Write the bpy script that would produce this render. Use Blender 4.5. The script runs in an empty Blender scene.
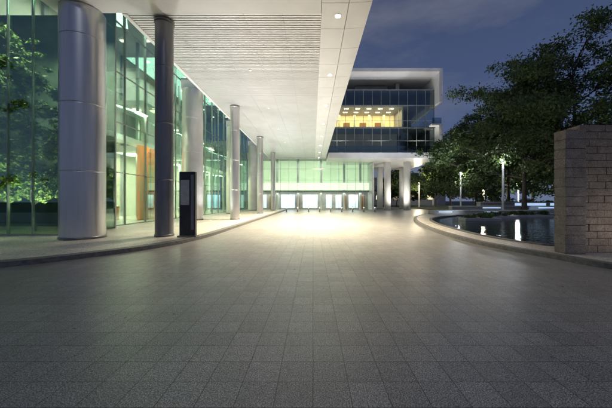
import bpy, math, random
import numpy as np
from mathutils import Vector, Matrix
random.seed(7); np.random.seed(7)
S=bpy.context.scene; C=S.collection
S.view_settings.view_transform='Standard'; S.view_settings.look='None'; S.view_settings.exposure=0

# ---------------------------------------------------------------- materials
def new_mat(name):
    m=bpy.data.materials.new(name); m.use_nodes=True
    nt=m.node_tree; return m,nt,nt.nodes['Principled BSDF']
def pos(nt,scale=(1,1,1)):
    g=nt.nodes.new('ShaderNodeNewGeometry'); mp=nt.nodes.new('ShaderNodeMapping')
    mp.inputs['Scale'].default_value=scale
    nt.links.new(g.outputs['Position'],mp.inputs['Vector']); return mp.outputs['Vector']
def noise(nt,vec,scale,detail=4,rough=.6):
    n=nt.nodes.new('ShaderNodeTexNoise'); n.inputs['Scale'].default_value=scale
    n.inputs['Detail'].default_value=detail; n.inputs['Roughness'].default_value=rough
    nt.links.new(vec,n.inputs['Vector']); return n.outputs['Fac']
def ramp(nt,fac,stops):
    r=nt.nodes.new('ShaderNodeValToRGB'); e=r.color_ramp.elements
    while len(e)<len(stops): e.new(.5)
    for i,(p,c) in enumerate(stops):
        e[i].position=p; e[i].color=(*c,1) if len(c)==3 else c
    nt.links.new(fac,r.inputs['Fac']); return r.outputs['Color']
def mixc(nt,a,b,fac=.5,mode='MULTIPLY'):
    m=nt.nodes.new('ShaderNodeMix'); m.data_type='RGBA'; m.blend_type=mode
    for k,v in (('a',a),('b',b)):
        s=m.inputs[6 if k=='a' else 7]
        if isinstance(v,(tuple,list)): s.default_value=(*v,1)
        else: nt.links.new(v,s)
    if isinstance(fac,(int,float)): m.inputs[0].default_value=fac
    else: nt.links.new(fac,m.inputs[0])
    return m.outputs[2]
def bump(nt,bs,h,st=.3,dist=.01):
    b=nt.nodes.new('ShaderNodeBump'); b.inputs['Strength'].default_value=st; b.inputs['Distance'].default_value=dist
    nt.links.new(h,b.inputs['Height']); nt.links.new(b.outputs['Normal'],bs.inputs['Normal'])
def simple(name,col,rough=.5,metal=0,var=.25,scale=3,bst=0,stretch=(1,1,1)):
    m,nt,b=new_mat(name); v=pos(nt,stretch); n=noise(nt,v,scale)
    c=ramp(nt,n,[(.3,tuple(x*(1-var) for x in col)),(.7,tuple(min(1,x*(1+var)) for x in col))])
    nt.links.new(c,b.inputs['Base Color']); b.inputs['Roughness'].default_value=rough; b.inputs['Metallic'].default_value=metal
    if bst: bump(nt,b,noise(nt,v,scale*12),bst)
    return m
def emitter(name,col,st,var=.0,scale=1,stretch=(1,1,1),sample=False):
    m,nt,b=new_mat(name); b.inputs['Base Color'].default_value=(*col,1)
    b.inputs['Emission Strength'].default_value=st
    if var:
        n=noise(nt,pos(nt,stretch),scale,3)
        c=ramp(nt,n,[(.3,tuple(x*(1-var) for x in col)),(.7,col)]); nt.links.new(c,b.inputs['Emission Color'])
    else: b.inputs['Emission Color'].default_value=(*col,1)
    if not sample:
        try: m.cycles.emission_sampling='NONE'
        except Exception: pass
    return m
def glassmat(name,tint,refl=(.8,.9,.85),base=.06,rough=.015,top=.7):
    m=bpy.data.materials.new(name); m.use_nodes=True; nt=m.node_tree; nt.nodes.clear()
    out=nt.nodes.new('ShaderNodeOutputMaterial'); t=nt.nodes.new('ShaderNodeBsdfTransparent'); g=nt.nodes.new('ShaderNodeBsdfGlossy')
    t.inputs['Color'].default_value=(*tint,1); g.inputs['Color'].default_value=(*refl,1); g.inputs['Roughness'].default_value=rough
    f=nt.nodes.new('ShaderNodeLayerWeight'); f.inputs['Blend'].default_value=.3
    mr=nt.nodes.new('ShaderNodeMapRange'); mr.inputs['To Min'].default_value=base; mr.inputs['To Max'].default_value=top
    nt.links.new(f.outputs['Fresnel'],mr.inputs['Value'])
    x=nt.nodes.new('ShaderNodeMixShader'); nt.links.new(mr.outputs[0],x.inputs[0]); nt.links.new(t.outputs[0],x.inputs[1]); nt.links.new(g.outputs[0],x.inputs[2])
    nt.links.new(x.outputs[0],out.inputs['Surface'])
    return m

def granite_paving(name,w,h,c1,c2,mortar,off=.5,rough=.42,ms=.007):
    m,nt,b=new_mat(name); v=pos(nt)
    br=nt.nodes.new('ShaderNodeTexBrick'); br.offset=off; br.squash=1
    br.inputs['Scale'].default_value=1; br.inputs['Brick Width'].default_value=w; br.inputs['Row Height'].default_value=h
    br.inputs['Mortar Size'].default_value=ms; br.inputs['Mortar Smooth'].default_value=.2
    br.inputs['Color1'].default_value=(*c1,1); br.inputs['Color2'].default_value=(*c2,1); br.inputs['Mortar'].default_value=(*mortar,1)
    nt.links.new(v,br.inputs['Vector'])
    sp=ramp(nt,noise(nt,v,95,2,.9),[(.40,(.15,.15,.15)),(.5,(.85,.85,.85)),(.62,(2.3,2.27,2.23))])
    st=ramp(nt,noise(nt,v,.5,6,.65),[(.3,(.84,.84,.84)),(.7,(1.12,1.12,1.11))])
    st2=ramp(nt,noise(nt,v,16,4,.75),[(.3,(.76,.76,.76)),(.7,(1.2,1.2,1.19))])
    c=mixc(nt,br.outputs['Color'],sp,1); c=mixc(nt,c,st,1); c=mixc(nt,c,st2,1)
    nt.links.new(c,b.inputs['Base Color'])
    r=ramp(nt,noise(nt,v,9,6,.75),[(.3,(rough-.06,)*3),(.7,(rough+.09,)*3)]); nt.links.new(r,b.inputs['Roughness'])
    mm=nt.nodes.new('ShaderNodeMath'); mm.operation='MULTIPLY_ADD'; mm.inputs[1].default_value=-1.4
    nt.links.new(br.outputs['Fac'],mm.inputs[0]); nt.links.new(noise(nt,v,45,3,.75),mm.inputs[2])
    bump(nt,b,mm.outputs[0],.45,.008); return m

M={}
M['paving']=granite_paving('plaza_granite',.29,.29,(.185,.182,.178),(.235,.232,.228),(.045,.044,.043),0,.31,.0038)
M['walk']=granite_paving('walk_granite',.9,.6,(.44,.41,.36),(.52,.49,.44),(.16,.15,.14),0,.42)
M['kerb']=simple('kerb_stone',(.12,.118,.112),.55,0,.35,9,.4)
M['asphalt']=simple('asphalt',(.05,.05,.05),.8,0,.3,3,.5)
M['soil']=simple('lawn',(.04,.07,.03),.9,0,.5,4,.6)
M['steel']=simple('brushed_steel',(.62,.615,.615),.33,.82,.05,1.5,0,stretch=(6,6,.4))
M['darksteel']=simple('dark_steel',(.21,.21,.215),.33,.75,.12,2,0,stretch=(4,4,.5))
M['mullion']=simple('mullion_metal',(.32,.34,.33),.4,.5,.15,3)
M['lightmullion']=simple('pale_mullion',(.6,.62,.58),.4,.2,.1,3)
M['white']=simple('white_panel',(.74,.74,.75),.34,0,.06,.7)
M['pale']=simple('pale_column_cladding',(.62,.615,.615),.38,.55,.07,1.2)
M['slat']=simple('slat_aluminium',(.76,.76,.775),.32,.25,.05,1)
M['dark']=simple('dark_void',(.05,.05,.055),.7,0,.2,2)
M['bayback']=simple('dark_green_panel',(.06,.09,.06),.5,0,.6,.7)
M['grey']=simple('grey_panel',(.3,.3,.31),.5,0,.12,1)
M['concrete']=simple('concrete',(.4,.39,.37),.7,0,.15,2,.2)
M['cream']=simple('cream_wall',(.72,.69,.58),.6,0,.1,1.2)
M['wood']=simple('orange_wood',(.72,.16,.012),.45,0,.25,3,0,stretch=(3,3,.3))
M['brown']=simple('brown_wood',(.30,.14,.05),.4,0,.3,3,0,stretch=(3,3,.3))
M['lobbyfloor']=simple('lobby_floor',(.55,.52,.45),.2,0,.1,1)
M['glass']=glassmat('green_glass',(.82,.945,.875),base=.10,refl=(.70,.88,.82))
M['glassbay']=glassmat('bay_glass',(.82,.94,.86),base=.05,refl=(.7,.86,.8),top=.5)
M['glass2']=glassmat('clear_lobby_glass',(.93,.98,.95),base=.05)
M['glass3']=glassmat('blue_office_glass',(.62,.70,.75),base=.12)
M['bark']=simple('bark',(.06,.048,.038),.95,0,.4,8,.6)
M['black']=simple('black_metal',(.03,.03,.033),.35,.3,.2,3)
M['warm']=emitter('warm_lamp',(1,.83,.55),5)
M['cool']=emitter('cool_lamp',(.85,.92,1),2.2)
M['down']=emitter('downlight_lens',(1,.93,.8),18)
M['olg']=emitter('office_lamp_glow',(1,.9,.65),4)
M['blue']=emitter('blue_strip',(.50,.70,1),.8)
def leafmat(name,a,bc):
    m,nt,b=new_mat(name); v=pos(nt)
    c=ramp(nt,noise(nt,v,.6,4,.7),[(.35,a),(.65,bc)]); nt.links.new(c,b.inputs['Base Color'])
    b.inputs['Roughness'].default_value=.5
    b.inputs['Specular IOR Level'].default_value=.3
    return m
M['leaf']=leafmat('leaf_dark',(.03,.06,.022),(.08,.12,.035))
M['leaf2']=leafmat('leaf_mid',(.045,.08,.026),(.11,.155,.045))
M['leaf3']=leafmat('leaf_indoor',(.07,.13,.03),(.18,.26,.06))
def stonewall(name,t):
    m,nt,b=new_mat(name); v=pos(nt)
    a=ramp(nt,noise(nt,v,5,6,.75),[(.25,(.13*t[0],.12*t[1],.115*t[2])),(.5,(.215*t[0],.20*t[1],.19*t[2])),(.75,(.31*t[0],.29*t[1],.275*t[2]))])
    sp=ramp(nt,noise(nt,v,60,3,.85),[(.38,(.4,.4,.4)),(.62,(1.6,1.59,1.57))])
    nt.links.new(mixc(nt,a,sp,1),b.inputs['Base Color']); b.inputs['Roughness'].default_value=.8
    bump(nt,b,noise(nt,v,20,6,.75),.9,.04); return m
M['stone']=stonewall('split_granite',(.92,.88,.84))
M['stone2']=stonewall('warm_split_granite',(1.0,.90,.80))
def water():
    m,nt,b=new_mat('pond_water'); b.inputs['Base Color'].default_value=(.005,.016,.034,1); b.inputs['Roughness'].default_value=.03
    b.inputs['IOR'].default_value=1.4; b.inputs['Specular IOR Level'].default_value=.75
    bump(nt,b,noise(nt,pos(nt,(1,1.8,1)),3.2,3,.5),.35,.05); return m
M['water']=water()

# ---------------------------------------------------------------- mesh builder
def wloc(o):
    v=Vector((0,0,0))
    while o is not None: v+=Vector(o.location); o=o.parent
    return v
class MB:
    def __init__(s): s.v=[]; s.f=[]
    def box(s,x0,x1,y0,y1,z0,z1):
        b=len(s.v); s.v+=[(x0,y0,z0),(x1,y0,z0),(x1,y1,z0),(x0,y1,z0),(x0,y0,z1),(x1,y0,z1),(x1,y1,z1),(x0,y1,z1)]
        s.f+=[(b,b+3,b+2,b+1),(b+4,b+5,b+6,b+7),(b,b+1,b+5,b+4),(b+1,b+2,b+6,b+5),(b+2,b+3,b+7,b+6),(b+3,b,b+4,b+7)]; return s
    def lathe(s,x,y,prof,n=32):
        b=len(s.v)
        for r,z in prof:
            for i in range(n):
                a=2*math.pi*i/n; s.v.append((x+r*math.cos(a),y+r*math.sin(a),z))
        for k in range(len(prof)-1):
            for i in range(n):
                j=(i+1)%n; s.f.append((b+k*n+i,b+k*n+j,b+(k+1)*n+j,b+(k+1)*n+i))
        s.f.append(tuple(b+i for i in reversed(range(n)))); e=b+(len(prof)-1)*n; s.f.append(tuple(e+i for i in range(n))); return s
    def tube(s,pts,rad,n=7):
        b=len(s.v); N=len(pts)
        for k,p in enumerate(pts):
            p=Vector(p); d=(Vector(pts[min(k+1,N-1)])-Vector(pts[max(k-1,0)])).normalized()
            u=d.cross(Vector((0,1,0.13))).normalized(); w=d.cross(u)
            for i in range(n):
                a=2*math.pi*i/n; q=p+(u*math.cos(a)+w*math.sin(a))*rad[k]; s.v.append(tuple(q))
        for k in range(N-1):
            for i in range(n):
                j=(i+1)%n; s.f.append((b+k*n+i,b+k*n+j,b+(k+1)*n+j,b+(k+1)*n+i))
        s.f.append(tuple(b+i for i in range(n))); s.f.append(tuple(b+(N-1)*n+i for i in range(n))); return s
    def prism(s,poly,z0,z1):
        b=len(s.v); n=len(poly)
        s.v+=[(x,y,z0) for x,y in poly]+[(x,y,z1) for x,y in poly]
        s.f.append(tuple(range(b+n-1,b-1,-1))); s.f.append(tuple(range(b+n,b+2*n)))
        for i in range(n):
            j=(i+1)%n; s.f.append((b+i,b+j,b+n+j,b+n+i))
        return s
    def build(s,name,mat,parent=None,smooth=False,bevel=0):
        o0=wloc(parent) if parent else Vector((0,0,0))
        me=bpy.data.meshes.new(name); me.from_pydata([(x-o0.x,y-o0.y,z-o0.z) for x,y,z in s.v],[],s.f); me.update()
        me.materials.append(mat)
        if smooth:
            me.polygons.foreach_set('use_smooth',[len(p.vertices)==4 for p in me.polygons])
        o=bpy.data.objects.new(name,me); C.objects.link(o); o.parent=parent
        if bevel:
            bv=o.modifiers.new('bevel','BEVEL'); bv.width=bevel; bv.segments=2; bv.limit_method='ANGLE'
        return o
def thing(name,label,cat,loc=(0,0,0),group=None):
    o=bpy.data.objects.new(name,None); C.objects.link(o); o.location=loc; o.empty_display_size=.3
    o['label']=label; o['category']=cat
    if group: o['group']=group
    return o
def struct(o): o['kind']='structure'; return o
def dup(root,loc,label,group=None):
    r=root.copy(); C.objects.link(r); r.location=loc; r['label']=label
    if group: r['group']=group
    for ch in list(root.children):
        c=ch.copy(); C.objects.link(c); c.parent=r
        for g in list(ch.children):
            d=g.copy(); C.objects.link(d); d.parent=c
    return r
def spot(loc,target,power,col,angle=100,blend=.6,radius=.08):
    l=bpy.data.lights.new('spot_light','SPOT'); l.energy=power; l.color=col; l.spot_size=math.radians(angle); l.spot_blend=blend; l.shadow_soft_size=radius
    o=bpy.data.objects.new('spot_light',l); C.objects.link(o); o.location=loc
    o.rotation_euler=(Vector(target)-Vector(loc)).to_track_quat('-Z','Y').to_euler(); return o
def point(loc,power,col,radius=.15):
    l=bpy.data.lights.new('point_light','POINT'); l.energy=power; l.color=col; l.shadow_soft_size=radius
    o=bpy.data.objects.new('point_light',l); C.objects.link(o); o.location=loc; return o
def area(loc,target,sx,sy,power,col):
    l=bpy.data.lights.new('area_light','AREA'); l.shape='RECTANGLE'; l.size=sx; l.size_y=sy; l.energy=power; l.color=col
    o=bpy.data.objects.new('area_light',l); C.objects.link(o); o.location=loc
    o.rotation_euler=(Vector(target)-Vector(loc)).to_track_quat('-Z','Y').to_euler(); return o
def catmull(P,k=10):
    out=[]
    for i in range(len(P)-1):
        p0=P[max(i-1,0)];p1=P[i];p2=P[i+1];p3=P[min(i+2,len(P)-1)]
        for j in range(k):
            t=j/k
            out.append(tuple(.5*((2*p1[d])+(-p0[d]+p2[d])*t+(2*p0[d]-5*p1[d]+4*p2[d]-p3[d])*t*t+(-p0[d]+3*p1[d]-3*p2[d]+p3[d])*t**3) for d in (0,1)))
    out.append(P[-1]); return out
def offset(line,d):
    out=[]
    for i,p in enumerate(line):
        a=Vector(line[max(i-1,0)]); b=Vector(line[min(i+1,len(line)-1)]); t=(b-a).normalized(); n=Vector((t.y,-t.x))
        out.append((p[0]+n.x*d,p[1]+n.y*d))
    return out

# ---------------------------------------------------------------- setting: ground
struct(MB().box(-900,900,-300,1500,-.5,-.02).build('ground',M['asphalt']))
struct(MB().box(-40,60,-14,70,-.015,0).build('plaza_paving',M['paving']))
K=.12
kl=catmull([(-30,4.2),(-16,4.6),(-9.4,5.35),(-7.1,6.25),(-5.7,7.7),(-4.75,9.4),(-4.36,11.5),(-4.3,15),(-4.3,24),(-4.3,46.3)],8)
inner=offset(kl,-.32)
def strip(a,b,z0,z1):
    m=MB(); n=len(a)
    m.v=[(x,y,z0) for x,y in a]+[(x,y,z1) for x,y in a]+[(x,y,z1) for x,y in b]+[(x,y,z0) for x,y in b]
    for i in range(n-1):
        for k in range(3): m.f.append((k*n+i,k*n+i+1,(k+1)*n+i+1,(k+1)*n+i))
    return m
struct(strip(kl,inner,0.0,K+.004).build('left_kerb',M['kerb'],smooth=False))
struct(MB().prism(inner+[(-30,46.3)],0,K).build('left_pavement',M['walk']))
kr=catmull([(60,3),(16,3.6),(10,4.0),(7.6,4.9),(6.55,6.1),(6.2,7.3),(5.85,8.5),(5.62,10),(5.75,12.7),(6.2,15.6),(7.4,20.5),(9.6,26),(13,31),(18,34),(30,35.5),(60,36)],8)
kri=offset(kr,.24)
struct(strip(kr,kri,0,K+.004).build('right_kerb',M['kerb']))
pond_out=catmull([(60,9.4),(14,9.0),(8.0,8.55),(7.0,9.1),(6.65,10.9),(6.85,13.6),(7.7,18),(9.5,22.5),(13,26.2),(19,28),(60,28.5)],8)
pond_in=offset(pond_out,.2)
struct(MB().prism(kri+list(reversed(pond_out)),0,K).build('right_pavement',M['walk']))
struct(strip(pond_out,pond_in,0,K+.04).build('pond_rim',M['kerb']))
struct(MB().prism(pond_in,0,.06).build('pond_water',M['water']))
struct(MB().box(20,90,36.2,120,0,.1).build('lawn',M['soil']))

# ---------------------------------------------------------------- canopy
SZ=8.6
CY0,CY1=9.6,46.2
can=thing('entrance_canopy','long flat white entrance canopy with ribbed metal soffit over the driveway','canopy',(-2.5,28,SZ))
MB().box(-7.1,2.12,CY0,CY1,SZ+.35,SZ+.9).build('roof_deck',M['grey'],can)
MB().box(-7.04,.3,CY0+.02,CY1-.02,SZ+.20,SZ+.34).build('soffit_backing',M['grey'],can)
bays=[-7.1,-5.64,-4.15,-2.66,-1.17,.32]
for i in range(5):
    m=MB(); y=10.62
    while y<CY1-.1:
        m.box(bays[i]+.006,bays[i+1]-.006,y,y+.09,SZ+.02,SZ+.08); y+=.15
    m.build('soffit_panel',M['slat'],can)
    if i: MB().box(bays[i]-.02,bays[i]+.02,10.6,CY1,SZ+.09,SZ+.195).build('soffit_rail',M['grey'],can)
MB().box(-7.22,-7.06,10.58,CY1,SZ-.03,SZ+.95).build('edge_trim',M['white'],can)
MB().box(-9.6,.3,CY0,10.55,SZ-.02,SZ+.97).build('front_beam',M['white'],can)
y=-2
while y<CY1-.05:
    y2=min(y+1.5,CY1)
    MB().box(.32,1.28,y+.008,y2-.008,SZ-.02,SZ+.3).build('edge_panel',M['white'],can)
    m=MB()
    m.v=[(1.3,y+.008,SZ-.02),(2.12,y+.008,SZ+.03),(2.12,y2-.008,SZ+.03),(1.3,y2-.008,SZ-.02),(1.3,y+.008,SZ+.3),(2.12,y+.008,SZ+.3),(2.12,y2-.008,SZ+.3),(1.3,y2-.008,SZ+.3)]
    m.f=[(0,3,2,1),(4,5,6,7),(0,1,5,4),(1,2,6,5),(2,3,7,6),(3,0,4,7)]
    m.build('outer_edge_panel',M['white'],can); y+=1.5
MB().box(.25,2.15,-2.02,CY1,SZ+.31,SZ+.345).build('edge_backing',M['dark'],can)
MB().box(.3,2.25,-2.02,CY1,SZ+.9,SZ+.96).build('fascia_cap',M['white'],can)
for i in range(1,10):
    yy=.7+5*i; x=.95
    d=MB().lathe(x,yy,[(.14,SZ-.035),(.14,SZ+.02)],20).build('downlight',M['steel'],can)
    MB().lathe(x,yy,[(.10,SZ-.045),(.10,SZ-.036)],20).build('lens',M['down'],d)
    spot((x,yy,SZ-.1),(x-.1,yy,0),[0,420,3400,14500,13000,9500,7000,4600,2800,1800][i],(1,.84,.59) if i>1 else (.97,.97,1),[0,100,92,98,108,112,112,112,112,112][i],1.0,.1)
for yy in (15.2,21.4,27.6,33.8):  # row added in the soffit to brighten the mid-left ground pool
    d=MB().lathe(-3.4,yy,[(.09,SZ-.01),(.09,SZ+.03)],16).build('added_soffit_downlight',M['steel'],can)
    MB().lathe(-3.4,yy,[(.05,SZ-.016),(.05,SZ-.011)],16).build('lens',M['warm'],d)
    spot((-3.4,yy,SZ-.08),(-3.3,yy,0),4200 if yy<30 else 1800,(1,.86,.64),104,1,.1)

# ---------------------------------------------------------------- columns
def column(x,y,r,top,mat,label,joint,group,slim=False):
    t=thing('column',label,'column',(x,y,K),group)
    prof=[(r,K+.0),(r,K+.1)]; z=K+joint
    while z<top-.3:
        prof+=[(r,z-.03),(r,z-.008),(r-.008,z-.006),(r-.008,z+.006),(r,z+.008),(r,z+.03)]; z+=joint
    prof+=[(r,top-.05),(r,top)]
    MB().lathe(x,y,prof,64).build('shaft',mat,t,smooth=True)
    MB().lathe(x,y,[(r+.02,K+.002),(r+.02,K+.09)],48).build('base_ring',M['darksteel'],t,smooth=True)
    if slim: MB().lathe(x,y,[(r+.03,top-.12),(r+.03,top-.01)],48).build('collar',mat,t,smooth=True)
    return t
for i,(yy,lab) in enumerate([(10.5,'massive silver clad round column nearest the camera at the left'),(20.6,'thick pale round column behind the dark totem sign'),(31,'thick round column half hidden behind the second slim column'),(41.3,'farthest thick pale round column near the lobby corner')]):
    column(-8.62 if i==0 else -8.85,yy,.70 if i==0 else .72,SZ-.03 if i==0 else 9.6,M['steel'] if i==0 else M['pale'],lab,2.45,'thick round columns beside the glass wall')
    if i:
        bm=thing('cross_beam',['','short white beam from the column behind the totem sign to the canopy','short white beam third from the front joining canopy edge','short white beam farthest along the canopy edge'][i],'beam',(-8.3,yy,9.2),'white beams between columns and canopy')
        MB().box(-9.5,-7.24,yy-.45,yy+.45,9.62,10.25).build('beam_body',M['white'],bm)
        MB().box(-9.5,-7.24,yy-.5,yy+.5,10.253,10.33).build('top_flange',M['grey'],bm)
for i,(yy,lab) in enumerate([(11.04,'slim dark metal column beside the totem sign, nearest of its row'),(21,'slim grey metal column, second of the row along the kerb'),(31,'slim grey metal column, third of the row along the kerb'),(41,'slim grey metal column, farthest of the row by the lobby')]):
    column(-5.86,yy,.335,SZ-.025,M['darksteel'] if i==0 else M['steel'],lab,2.2,'slim columns under the canopy',True)

# ---------------------------------------------------------------- left building
GX=-10.9; TOP=14.4
lb=thing('glass_building','green glass fronted lobby building lit from inside along the left','building',(-16,28,0))
MB().box(-24,GX-.1,11.3,46.2,K+.004,K+.03).build('lobby_floor',M['lobbyfloor'],lb)
MB().box(-17.4,-17,15,46.2,K+.03,TOP).build('back_wall',M['cream'],lb)
MB().box(-24,-17.4,16.5,17,K+.03,TOP).build('side_wall',M['dark'],lb)
MB().box(-24.3,-24,11.3,16.5,K+.03,TOP).build('side_wall',M['dark'],lb)
MB().box(-24.3,GX+.35,11.0,46.2,TOP,TOP+1.4).build('roof',M['grey'],lb)
MB().box(-17,-14.2,23.5,46.2,5.7,6.15).build('mezzanine',M['white'],lb)
MB().box(-17,-14.2,23.5,46.2,9.6,9.95).build('mezzanine',M['white'],lb)
MB().box(-17,-11.6,14.9,15.05,K+.03,11.4).build('added_dark_screen',M['bayback'],lb)  # dark screen added behind the trees to darken the bay background
for k in range(8):
    y0=17.5+k*3.6
    MB().box(-16.98,-16.8,y0,y0+.3,K+.03,TOP-.05).build('wall_rib',M['grey'],lb)
    MB().box(-14.35,-14.15,y0+1.6,y0+1.75,K+.03,TOP-.05).build('inner_post',M['mullion'],lb)
for k in range(5):
    MB().box(-16.79,-16.7,19.5+k*5.2,22.0+k*5.2,6.3,9.3).build('dark_wall_panel',M['bayback'],lb)
LW=emitter('lobby_ceiling_lamp',(1,.90,.68),5)
for k in range(9):
    y0=15.5+k*3.4
    for x in (-15.4,-13.4): MB().box(x,x+.28,y0,y0+.28,TOP-.10,TOP-.03).build('ceiling_lamp',LW,lb)
for k in range(6):
    y0=24.5+k*3.6
    for z in (5.6,9.5): MB().box(-15.8,-15.3,y0,y0+.5,z,z+.08).build('ceiling_lamp',LW,lb)
MB().box(-12.5,-12.3,19.9,21.9,K+.03,5.5).build('wooden_door_panel',M['wood'],lb)
for yq in (20.5,21.13): MB().box(-12.285,-12.24,yq,yq+.05,K+.03,5.45).build('door_joint',M['dark'],lb)
MB().box(-12.24,-12.18,20.75,20.79,1.0,2.0).build('door_handle',M['steel'],lb)
for yy in (16.4,17.7,22.6,25.2,28.4,32,36):
    MB().box(-13.4,-13.25,yy,yy+.9,K+.03,5.6).build('screen_panel',M['white'],lb)
MB().box(-13.5,-12.9,16.2,30,5.62,6.0).build('portal_head',M['white'],lb)
for x,yq in ((-14.9,17.2),(-14.6,18.9),(-15,24)):
    MB().box(x,x+.7,yq,yq+1.2,K+.03,K+1.0).build('counter',M['brown'],lb)
spot((-11.2,20.8,6.6),(-12.3,20.8,2.0),1000,(1,.88,.66),110,.9,.1)  # spot without a fixture, added to brighten the wooden door
for k in range(5):
    area((-14.6,17+6.2*k,5.3),(-14.9,17+6.2*k,0),2.2,2.4,[1200,850,700,600,550][k],(1,.88,.66))
    area((-12.1,18+6.2*k,7.5),(-13.6,18+6.2*k,3),1.0,3,[400,350,300,260,240][k],(1,.88,.68))
area((-13.4,17.5,13.6),(-14,18.5,0),3,4,620,(1,.98,.9))
area((-14,30,13.8),(-14,30,0),4,12,1050,(1,.98,.9))
cw=thing('curtain_wall','tall green glazed curtain wall with steel mullions behind the columns','glass wall',(GX,30,K))
ys=[14.2+2.0*i for i in range(17)]
levels=[K+.02,3.1,5.9,8.7,11.5,TOP-.02]
for i in range(16):
    for j in range(5):
        MB().box(GX-.012,GX+.012,ys[i]+.02,ys[i+1]-.02,levels[j]+.02,levels[j+1]-.02).build('glass_pane',M['glass'],cw)
for yy in ys:
    MB().box(GX-.04,GX+.07,yy-.016,yy+.016,K,TOP).build('mullion',M['mullion'],cw)
for z in levels:
    MB().box(GX-.03,GX+.03,14.2,46.2,z-.02,z+.02).build('transom',M['mullion'],cw)
gb=thing('glazed_bay','projecting bay of tall clear green glass with plants inside at the far left','glass wall',(-15,11.2,K))
xs=[-23,-20,-17.5,-15,-13.6,-12.2,-11.2,-10.02]
for i in range(len(xs)-1):
    for z0,z1 in ((K+.05,5.2),(5.2,10.2),(10.2,TOP-.02)):
        MB().box(xs[i]+.02,xs[i+1]-.02,11.19,11.214,z0+.01,z1-.01).build('glass_pane',M['glassbay'],gb)
for x in xs: MB().box(x-.018,x+.018,11.16,11.25,K,TOP).build('mullion',M['mullion'],gb)
for z in (K+.03,10.2): MB().box(-23,-10.02,11.17,11.24,z-.025,z+.025).build('transom',M['mullion'],gb)
for z0,z1 in ((K+.05,5.2),(5.2,10.2),(10.2,TOP-.02)):
    MB().box(-10.03,-10.006,11.32,14.15,z0+.01,z1-.01).build('glass_pane',M['glassbay'],gb)
MB().box(GX+.18,-10.0,14.16,14.24,K,TOP).build('return_panel',M['mullion'],gb)

# ---------------------------------------------------------------- foliage
def leaf_mesh(name,clumps,n,size,mat,soft=.34):
    cl=np.array([c[:3] for c in clumps]); rr=np.array([c[3] for c in clumps])
    w=rr**1.7; idx=np.random.choice(len(clumps),n,p=w/w.sum())
    d=np.random.normal(size=(n,3)); d/=np.linalg.norm(d,axis=1)[:,None]
    rad=rr[idx]*np.minimum(np.abs(np.random.normal(.72,soft,n)),1.7)
    p=cl[idx]+d*rad[:,None]*np.array([1.1,1.1,.62])
    a=np.random.normal(size=(n,3)); a/=np.linalg.norm(a,axis=1)[:,None]
    b=np.cross(a,np.random.normal(size=(n,3))); b/=np.linalg.norm(b,axis=1)[:,None]
    s=size*np.random.uniform(.55,1.3,n)[:,None]
    V=np.stack([p-a*s,p-b*s*.45,p+a*s,p+b*s*.45],1).reshape(-1,3)
    me=bpy.data.meshes.new(name); me.vertices.add(4*n); me.loops.add(4*n); me.polygons.add(n)
    me.vertices.foreach_set('co',V.astype(np.float32).ravel()); me.loops.foreach_set('vertex_index',np.arange(4*n,dtype=np.int32))
    me.polygons.foreach_set('loop_start',np.arange(0,4*n,4,dtype=np.int32)); me.update(); me.validate()
    me.materials.append(mat); return me
def tree(label,x,y,h,r,seed,leaves=9000,size=.2,mat='leaf',low=.22,trunk_r=None,name='broadleaf_tree',cat='tree',z0=.1,group='trees beyond the pond'):
    random.seed(seed); np.random.seed(seed)
    t=thing(name,label,cat,(x,y,z0),group)
    tr=trunk_r or h*.013
    m=MB(); clumps=[]
    th=h*(low+.1); lean=(random.uniform(-.4,.4),random.uniform(-.4,.4))
    top=(x+lean[0]*2,y+lean[1]*2,z0+h*.8)
    P=[(x,y,z0-.05),(x+.1*lean[0],y,z0+th*.5),(x+lean[0]*.6,y+lean[1]*.5,z0+th),(x+lean[0]*1.3,y+lean[1],z0+h*.6),top]
    m.tube(P,[tr*1.35,tr,tr*.85,tr*.5,tr*.2],9)
    nl=16
    for i in range(nl):
        f=i/(nl-1); zz=z0+th*.8+(h*.78-th*.8)*f
        ang=i*2.4+random.uniform(-.5,.5); L=r*(1-.45*f)*random.uniform(.65,1.15)
        k=(zz-z0)/(h*.8); bx=x+lean[0]*2*k; by=y+lean[1]*2*k
        e=(bx+L*math.cos(ang),by+L*math.sin(ang),min(z0+h*.95,zz+L*random.uniform(.1,.6)))
        mid=tuple((a+b)/2 for a,b in zip((bx,by,zz),e)); mid=(mid[0],mid[1],mid[2]+L*.08)
        m.tube([(bx,by,zz),mid,e],[tr*.45*(1-.5*f),tr*.28,tr*.09],5)
        clumps.append((*e,r*random.uniform(.12,.24)))
        for q in range(8):
            s=random.uniform(.3,1.2); c=[a+(b-a)*s for a,b in zip((bx,by,zz),e)]
            c=[c[0]+random.uniform(-.3,.3)*r,c[1]+random.uniform(-.3,.3)*r,c[2]+random.uniform(-.16,.2)*r]
            m.tube([mid,tuple(c)],[tr*.10,tr*.04],4)
            clumps.append((*c,r*random.uniform(.07,.21)))
    for q in range(9): clumps.append((top[0]+random.uniform(-.35,.35)*r,top[1]+random.uniform(-.35,.35)*r,z0+h*random.uniform(.82,.99),r*random.uniform(.07,.17)))
    m.build('trunk',M['bark'],t,smooth=True)
    cl=[(a-x,b-y,c-z0,d) for a,b,c,d in clumps]
    o=bpy.data.objects.new('crown',leaf_mesh('crown',cl,leaves,size,M[mat])); C.objects.link(o); o.parent=t
    return t
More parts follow.
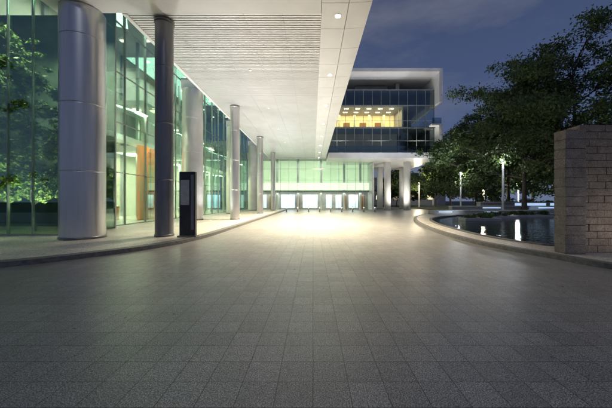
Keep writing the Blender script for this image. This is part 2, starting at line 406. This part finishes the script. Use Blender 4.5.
T=[('tall broad tree behind the granite wall at the right edge',25.5,27,18.2,7.4,3,36000,.15,.12),
   ('tall dark tree rising just left of the granite wall',23.4,31,17.4,6.4,5,29000,.165,.13),
   ('round dark tree above the tall lamp post beyond the pond',22.2,38,13.6,5.6,8,20000,.19,.12),
   ('tall slim tree between the lamp post and the tallest crown',28.6,41,17.4,6.2,11,19000,.21,.12),
   ('small tree beside the white frame of the office wing',24.6,50,12.4,5.2,14,14000,.25,.1),
   ('low far tree seen right of the white office columns',28,64,9.5,5.5,17,10000,.3,.1),
   ('low far tree seen between the white office columns',21.5,72,9.5,5.5,20,8000,.32,.1),
   ('spreading tree cut by the right picture edge',30.0,23,16.5,6.8,23,26000,.15,.13),
   ('mid height tree deep behind the pond, left of the wall',36,46,15.5,7.2,26,16000,.25,.08),
   ('broad tree deep behind the granite wall',44,42,15,7,29,12000,.28,.08),
   ('deep background tree behind the lit pond terrace',36,60,14,7.5,32,12000,.3,.08)]
for i,(lab,x,y,h,r,sd,n,s,lw) in enumerate(T): tree(lab,x,y,h,r,sd,n,s,'leaf' if i%2==0 else 'leaf2',lw)
for i,(lab,x,y,h,r,sd) in enumerate([('tall indoor tree with thin leaves behind the leftmost glass',-12.5,12.6,8.8,1.5,41),('indoor tree beside the first thick column behind glass',-11.0,12.9,7.4,1.2,44),('indoor tree farther left inside the glazed bay',-14.4,12.7,9.6,1.7,47)]):
    tree(lab,x,y,h,r,sd,13000,.095,'leaf3',.06,.05,'indoor_tree','indoor tree',K+.03,'indoor trees in the glazed bay')
for x in (-11.4,-12.9,-14.2):
    spot((x,11.5,.3),(x-.2,13.0,6),650,(1,.95,.72),110,.9,.1)
    spot((x,11.5,11.5),(x-.2,13.0,5),2300,(1,.96,.76),90,.8,.1)
t=thing('hedge','long low clipped dark hedge running behind the pond terrace','hedge',(38,37.5,.1))
random.seed(2)
cl=[(random.uniform(-16,22),random.uniform(-.6,.6),random.uniform(.2,1.7),.6) for _ in range(190)]
o=bpy.data.objects.new('foliage',leaf_mesh('foliage',cl,18000,.14,M['leaf2'])); C.objects.link(o); o.parent=t
m=MB()
for k in range(30): m.tube([(22.5+k*1.25,37.5,.05),(22.5+k*1.25+.1,37.5,1.1)],[.04,.02],5)
m.build('stems',M['bark'],t)

# ---------------------------------------------------------------- far lobby facade
LY=46.4
lo=thing('lobby_front','wide glazed lobby front glowing pale green at the end of the driveway','building',(0,LY,0))
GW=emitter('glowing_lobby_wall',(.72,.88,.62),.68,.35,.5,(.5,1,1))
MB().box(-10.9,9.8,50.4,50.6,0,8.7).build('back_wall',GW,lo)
MB().box(-10.9,9.8,46.5,50.4,.0,.03).build('lobby_floor',M['lobbyfloor'],lo)
MB().box(-10.9,9.8,46.25,46.5,8.5,9.5).build('head_beam',M['white'],lo)
MB().box(-10.9,9.8,46.6,50.4,8.72,9.0).build('lobby_ceiling',M['grey'],lo)
MB().box(9.8,10.1,46.3,50.6,0,7.9).build('end_wall',M['white'],lo)
xs2=[-10.9+1.38*i for i in range(16)]
G4=emitter('backlit_band',(.97,1,.80),1.1,.15,.7,(1,1,.3))
for i in range(15):
    MB().box(xs2[i]+.03,xs2[i+1]-.03,46.38,46.40,2.9,4.9).build('glass_pane',M['glass2'],lo)
    MB().box(xs2[i]+.03,xs2[i+1]-.03,46.38,46.40,4.98,8.48).build('glass_pane',M['glass2'],lo)
    MB().box(xs2[i]+.03,xs2[i+1]-.03,46.38,46.40,.05,2.75).build('glass_pane',M['glass2'],lo)
for x in xs2: MB().box(x-.018,x+.018,46.30,46.44,.02,8.49).build('mullion',M['mullion'],lo)
for z in (.04,2.82,4.94,6.8): MB().box(-10.9,9.8,46.33,46.37,z-.025,z+.025).build('transom',M['lightmullion'],lo)
MB().box(-10.4,9.6,48.0,48.15,3.4,4.6).build('light_band',G4,lo)
MB().box(-10.5,9.6,47.9,49.2,3.0,3.3).build('mezzanine_slab',M['grey'],lo)
for x in (-6.2,-2.6,1.4,5.4,8.2): MB().lathe(x,48.6,[(.2,.03),(.2,8.7)],20).build('lobby_column',M['white'],lo,smooth=True)
BW=emitter('bluish_white_glow',(.62,.78,1),1.6,.2,1.1); BW2=emitter('dim_bluish_glow',(.80,.92,.98),.85,.35,1.1)
MB().box(-10.8,9.7,49.55,49.6,.03,3.0).build('inner_wall',M['concrete'],lo)
for x0,x1,mt in ((-9.6,-8.2,BW2),(-5.6,-3.2,BW),(-1.8,.8,BW2),(2.3,3.3,BW2),(4.0,5.0,BW2),(6.3,7.9,BW2)): MB().box(x0,x1,49.3,49.4,.3,2.6).build('glow_panel',mt,lo)  # self-glowing boxes stand in for lit rooms behind the doors
for x0,x1 in ((-7.6,-6.8),(-2.9,-2.3),(5.3,5.9),(8.5,9.1)): MB().box(x0,x1,49.2,49.5,.03,2.4).build('wood_panel',M['brown'],lo)
area((0,48.5,2.9),(0,48.5,0),18,1,420,(1,.97,.88))
area((0,47.3,8.4),(0,47.6,0),18,.8,180,(.95,1,.88))

# ---------------------------------------------------------------- office wing
ow=thing('office_wing','upper office wing in a white frame raised on columns at the far end','building',(11,48,8))
BX0,BX1,BY0,BY1=2.35,19.5,42,58
Z0,Z1=7.95,21.45
MB().box(BX0,BX1,BY0,BY1,Z1-.5,Z1).build('roof_frame',M['white'],ow)
MB().box(BX0,BX1,BY0,BY1,Z0,Z0+.8).build('floor_frame',M['white'],ow)
MB().box(BX1-.55,BX1,BY0,BY1,16.4,Z1-.51).build('side_frame',M['white'],ow)
MB().box(BX1-.55,BX1,BY0,BY1,Z0+.81,12.9).build('side_frame',M['white'],ow)
MB().box(BX1-1.6,BX1-.02,BY0+.1,BY0+1.2,12.91,13.15).build('balcony_slab',M['white'],ow)
MB().box(BX1-1.5,BX1-.1,BY0+.3,BY0+.34,13.16,14.1).build('balcony_rail',M['glass3'],ow)
GY=43.7
OX1=BX1-.6
MB().box(BX0,OX1,GY+.2,BY1-.1,18.5,18.9).build('top_floor_roof',M['grey'],ow)
MB().box(BX0,OX1,GY+.1,BY1-.1,12.7,13.1).build('middle_slab',M['grey'],ow)
MB().box(BX0,OX1,GY+.1,BY1-.1,16.3,16.6).build('ceiling_slab',M['grey'],ow)
MB().box(BX0,OX1,BY1-4.2,BY1-4,8.8,18.5).build('back_wall',M['grey'],ow)
MB().box(BX0+.1,14.0,48.6,48.8,13.1,16.3).build('glow_wall',emitter('cream_glow',(1,.76,.34),.85,.4,.7),ow)  # wall emits the warm room light itself
MB().box(BX0+.1,14.0,46.8,47.0,8.81,12.69).build('faint_glow_wall',emitter('faint_yellow_glow',(.6,.48,.26),.16,.6,.6),ow)  # faint room light put into the wall as emission
MB().box(14.0,14.2,GY+.3,53,13.1,16.3).build('partition',M['grey'],ow)
for k in range(6):
    for q in range(2):
        MB().box(3.2+1.8*k,3.9+1.8*k,44.7+1.8*q,44.9+1.8*q,16.2,16.27).build('office_lamp',M['olg'],ow)
area((8.5,46.2,16.1),(8.5,46.4,12),10,3,500,(1,.80,.45))
for x in (4.3,6.9,9.4,11.9): MB().box(x,x+.35,47.6,48.0,13.1,16.25).build('inner_column',M['cream'],ow)
for x in (5.2,8.0,10.6): MB().box(x,x+1.1,47.9,48.3,13.1,14.9).build('cabinet',M['brown'],ow)
xw=[BX0+1.38*i for i in range(12)]+[OX1]
for i in range(12):
    for z0,z1 in ((8.85,10.9),(10.9,12.9),(12.9,16.4),(16.4,18.8)):
        MB().box(xw[i]+.03,xw[i+1]-.03,GY,GY+.02,z0+.03,z1-.03).build('window_pane',M['glass2'] if z0==12.9 and i<9 else M['glass3'],ow)
for x in xw: MB().box(x-.03,x+.03,GY-.06,GY+.08,8.82,18.9).build('mullion',M['mullion'],ow)
for z in (10.9,12.9,16.4,18.85): MB().box(BX0,OX1,GY-.05,GY+.06,z-.05,z+.05).build('transom',M['mullion'],ow)
MB().box(BX0,OX1,GY-.04,GY-.01,14.0,14.06).build('transom',M['mullion'],ow)
MB().box(BX0,OX1-.3,BY0+.25,BY0+.28,8.78,9.85).build('glass_railing',M['glass3'],ow)
MB().box(13.6,14.2,46,46.6,18.9,20.9).build('roof_post',M['grey'],ow)
MB().box(7,12.5,47,52,18.9,20.8).build('plant_room',M['grey'],ow)
for k in range(5): MB().box(4+3*k,4.5+3*k,42.7,42.95,8.77,8.88).build('terrace_uplight',M['olg'],ow)
for k in (0,2,4): spot((4.2+3*k,42.65,9.1),(4.2+3*k,42.9,20),650,(1,.93,.8),110,.8,.1)
for i,(x,y,lab) in enumerate([(12.35,46.5,'white round column under the office wing, left front'),(15.6,46.5,'white round column under the office wing, right front'),(12.9,54,'white column behind the front pair, left'),(17.2,54,'white column behind the front pair, right')]):
    t=thing('pier',lab,'column',(x,y,0),'white columns under the office wing')
    MB().lathe(x,y,[(.55,0),(.55,Z0-.01)],32).build('shaft',M['white'],t,smooth=True)
    MB().lathe(x,y,[(.6,0.0),(.6,.15)],32).build('base_ring',M['grey'],t,smooth=True)
spot((13.9,43.6,.2),(14,46.8,8),1200,(1,.93,.78),130,.8,.1)
spot((18.2,50,.2),(17,50,8),900,(1,.93,.78),130,.8,.1)
for x in (9,17): spot((x,33.6,.3),(x-.5,42,17),4200,(.92,.93,1),70,.9,.1)  # floods without fixtures, added to brighten the white frame
fb=thing('distant_building','dark low distant building with few lit windows behind the columns','building',(18,95,0))
MB().box(2,45,95,105,0,9).build('wall',M['grey'],fb)
MB().box(1.7,45.3,94.7,105.3,9,9.5).build('roof',M['concrete'],fb)
FW=[emitter('far_window_bright',(1,.85,.55),1.0),emitter('far_window_dim',(1,.85,.55),.15)]
for k in range(14):
    MB().box(4+2.9*k,5.7+2.9*k,94.93,94.98,2+(k%2)*3,3.6+(k%2)*3).build('window',FW[0 if k%3==0 else 1],fb)

# ---------------------------------------------------------------- totem sign
s=thing('totem_sign','tall dark totem sign with a grey notice face standing on the kerb','sign',(-4.78,10.75,K))
MB().box(-5.10,-4.5,10.68,10.84,K+.06,2.62).build('panel_body',M['black'],s,bevel=.01)
MB().box(-5.16,-4.44,10.62,10.9,K,K+.06).build('base_plate',M['darksteel'],s)
MB().box(-5.05,-4.72,10.668,10.679,1.35,2.3).build('notice_face',simple('notice_grey',(.34,.35,.36),.4),s)
MB().box(-4.66,-4.54,10.668,10.679,.4,2.5).build('side_strip',M['darksteel'],s)

# ---------------------------------------------------------------- granite wall right
def blocks(x0,x1,y0,y1,z0,z1,rh,bw,seed,jit=.012):
    random.seed(seed); m=MB()
    n=round((z1-z0)/rh); rh=(z1-z0)/n
    for r in range(n):
        za=z0+r*rh; cuts=[x0]; cx=x0+(bw*.5 if r%2 else bw)
        while cx<x1-.12: cuts.append(cx); cx+=bw*random.uniform(.85,1.15)
        cuts.append(x1)
        for a,b in zip(cuts[:-1],cuts[1:]):
            j=lambda: random.uniform(0,jit)
            m.box(a+.004-(j() if a==x0 else 0),b-.004+(j() if b==x1 else 0),y0-j(),y1+j(),za+.005,za+rh-.005)
    return m
w=thing('granite_pillar','flat faced granite block pier ending the wall beside the pond','wall',(6.8,7.45,K))
blocks(6.55,7.08,7.26,7.60,K,3.36,.25,1.2,3).build('stone_blocks',M['stone'],w,bevel=.01)
MB().box(6.57,7.06,7.28,7.58,K,3.345).build('mortar_core',M['kerb'],w)
w=thing('granite_wall','coursed warm granite garden wall running off the right edge','wall',(9,7.6,K))
blocks(7.15,13,7.50,7.84,K,3.54,.19,.46,5,.025).build('stone_blocks',M['stone2'],w,bevel=.01)
MB().box(7.17,12.98,7.53,7.82,K,3.525).build('mortar_core',M['kerb'],w)
t=thing('added_wall_light','small added floodlight that brightens the granite wall','uplight',(8.3,6.0,K))  # floodlight added to brighten the wall face; no such lamp known
MB().box(8.2,8.4,5.92,6.08,K,K+.14).build('housing',M['darksteel'],t,bevel=.01)
MB().box(8.22,8.38,6.09,6.095,K+.03,K+.12).build('lens',M['warm'],t)
spot((8.3,6.13,K+.12),(7.6,7.6,2.6),65,(1,.88,.76),150,1,.05)

# ---------------------------------------------------------------- bollards
b0=thing('bollard','small steel bollard, leftmost of the row before the lobby','bollard',(-3.6,38,0),'bollards before the lobby')
MB().lathe(-3.6,38,[(.08,0),(.08,.56)],16).build('post',M['darksteel'],b0,smooth=True)
MB().lathe(-3.6,38,[(.07,.56),(.07,.66)],16).build('lamp_ring',emitter('bollard_glow',(.9,.95,1),1.5),b0,smooth=True)
MB().lathe(-3.6,38,[(.09,.66),(.09,.72),(.05,.75)],16).build('cap',M['darksteel'],b0,smooth=True)
MB().lathe(-3.6,38,[(.13,0.002),(.13,.03)],16).build('base_plate',M['darksteel'],b0,smooth=True)
ords=['','second','third','fourth','fifth','sixth','seventh','eighth','ninth']
for k in range(1,9): dup(b0,(-3.6+1.5*k,38,0),f'small steel bollard, {ords[k]} from the left in the row before the lobby')

# ---------------------------------------------------------------- uplights added to brighten the soffit
u0=None
uplocs=[(-4.85,14.5),(-4.85,18),(-4.85,24.5),(-4.85,28),(-4.85,34.5),(-4.85,39),(-7.3,14),(-7.3,20),(-7.3,28),(-7.3,37)]
for i,(x,y) in enumerate(uplocs):
    row='kerb side' if x>-5 else 'glass side'
    n=sum(1 for q in uplocs[:i] if q[0]==x)
    lab=f'added flush round soffit uplight on the {row} of the walkway, '+['nearest','second','third','fourth','fifth','sixth','farthest'][n]+' of its line'
    if u0 is None:
        u0=thing('added_soffit_uplight',lab,'uplight',(x,y,K),'added soffit uplights on the walkway')
        MB().lathe(x,y,[(.11,K+.001),(.11,K+.02)],20).build('housing',M['steel'],u0,smooth=True)
        MB().lathe(x,y,[(.07,K+.021),(.07,K+.026)],20).build('lens',emitter('uplight_lens',(1,.95,.85),1.5),u0)
    else: dup(u0,(x,y,K),lab)
    spot((x,y,K+.06),(x+(2.4 if x>-5 else 1.8),y+.8,SZ),[700,950,1000,950,800,700,700,850,850,700][i],(.97,.98,1),120,1.0,.05)

# ---------------------------------------------------------------- lamp posts and pond terrace
def lamp(label,x,y,h,w,warm,power,name='lamp_post'):
    t=thing(name,label,'lamp post',(x,y,.1),'lamp posts around the pond')
    MB().lathe(x,y,[(w*1.6,.1),(w*1.6,.25),(w,.3),(w*.85,h-.5)],16).build('post',M['grey'],t,smooth=True)
    MB().lathe(x,y,[(w*1.1,h-.5),(w*1.2,h-.25)],16).build('lamp_shade',M['warm'] if warm else M['cool'],t,smooth=True)
    MB().lathe(x,y,[(w*2.0,h-.25),(w*2.0,h-.17),(w*.8,h-.1)],16).build('cap',M['darksteel'],t,smooth=True)
    point((x-.5,y-.6,h-.45),power,(1,.87,.62) if warm else (.9,.94,1),.1)
lamp('tall steel lamp post standing beyond the pond below the trees',20.9,30.8,6.3,.12,False,200)
lamp('slimmer lamp post left of the tall one behind the pond',19.0,36,5.4,.09,False,260)
lamp('warm street lamp right of the white office columns',23.5,62,6.2,.15,True,1300)
lamp('far street lamp between office wing and first tree',36,84,7,.2,True,900)
lamp('far street lamp deep beneath the trees at right',33,45,4.2,.12,False,700)
lamp('low garden lamp among the trees above the pond terrace',26.5,43.5,3.4,.13,True,450)
tr=thing('pond_terrace','low stepped stone terrace with blue white light strips behind the pond','terrace',(26,30,0))
for k,(x0,x1,y0,y1,h) in enumerate([(12.5,24,29.2,30.4,.45),(15.5,48,31.2,32,.85),(19.5,48,32.6,33.4,1.3)]):
    MB().box(x0,x1,y0,y1,K,h).build('step_block',M['grey'],tr,bevel=.02)
    MB().box(x0-.04,x1+.04,y0-.12,y1,h+.001,h+.09).build('coping',M['concrete'],tr,bevel=.01)
    xx=x0+[.6,3.4,4][k]
    while xx<min(x1,34)-2:
        L=[1.4,2.0,3.6][k]
        MB().box(xx,xx+L,y0-.05,y0-.02,h-[.12,.16,.34][k],h-.05).build('light_strip',M['blue'],tr); xx+=L+[3.4,4.2,.5][k]
spot((24,29.4,.4),(24,33,1),160,(.5,.7,1),150,.8,.05)
spot((14.5,27.6,.25),(14,30,.6),80,(.8,.9,1),120,.8,.05)
for k,(x,y,a,b) in enumerate([(12.2,20.5,2.6,1.0),(15.2,23.2,3.2,.9),(19.2,24.8,3.6,.8)]):
    t=thing('pond_planter',['nearer left','middle','far right'][k]+' low planted stone box standing in the dark pond water','planter',(x,y,.06),'low planters in the pond')
    MB().box(x-a/2,x+a/2,y-b/2,y+b/2,.05,.27).build('planter_box',M['grey'],t,bevel=.02)
    np.random.seed(60+k); random.seed(60+k)
    cl=[(random.uniform(-a/2+.2,a/2-.2),random.uniform(-b/2+.2,b/2-.2),random.uniform(.22,.5),.2) for _ in range(16)]
    o=bpy.data.objects.new('shrub_foliage',leaf_mesh('shrub_foliage',cl,1600,.07,M['leaf2'])); C.objects.link(o); o.parent=t
for x,y,pw in ((21,33.8,420),(25.5,30.5,420),(28,35,420),(24,44,900),(33,42,700),(23,27,420)): spot((x,y-4,.4),(x+1,y,11),pw,(1,.97,.8),80,.9,.1)

# ---------------------------------------------------------------- world
W=bpy.data.worlds.new('World'); S.world=W; W.use_nodes=True; nt=W.node_tree; bg=nt.nodes['Background']
tc=nt.nodes.new('ShaderNodeTexCoord'); sx=nt.nodes.new('ShaderNodeSeparateXYZ'); nt.links.new(tc.outputs['Generated'],sx.inputs[0])
g=ramp(nt,sx.outputs['Z'],[(0,(.125,.17,.285)),(.25,(.062,.094,.20)),(.6,(.043,.062,.135)),(1,(.04,.055,.11))])
mp=nt.nodes.new('ShaderNodeMapping'); mp.inputs['Scale'].default_value=(1.2,1.2,4); nt.links.new(tc.outputs['Generated'],mp.inputs['Vector'])
cn=noise(nt,mp.outputs['Vector'],1.8,7,.6)
cf=ramp(nt,cn,[(.42,(0,0,0)),(.68,(.7,.7,.7))])
c=mixc(nt,g,(.15,.165,.22),cf,'MIX')
sk=nt.nodes.new('ShaderNodeTexSky'); sk.sky_type='NISHITA'; sk.sun_disc=False; sk.sun_elevation=math.radians(-3); sk.sun_rotation=math.radians(20)
c=mixc(nt,c,sk.outputs['Color'],.05,'ADD')
nt.links.new(c,bg.inputs['Color']); bg.inputs['Strength'].default_value=1.0
l=bpy.data.lights.new('added_fill_sun','SUN'); l.energy=.18; l.angle=math.radians(10); l.color=(.9,.93,1); o=bpy.data.objects.new('added_fill_sun',l); C.objects.link(o); o.rotation_euler=(math.radians(50),0,math.radians(20))  # weak sun lamp added as night fill

# ---------------------------------------------------------------- camera
cam=bpy.data.cameras.new('camera'); co=bpy.data.objects.new('camera',cam); C.objects.link(co)
co.location=(0,0,1.5); co.rotation_euler=(math.radians(90),0,0)
cam.sensor_width=36; cam.lens=280/612*36; cam.shift_x=-7/612; cam.shift_y=-3/612; cam.clip_end=3000; cam.clip_start=.05
S.camera=co
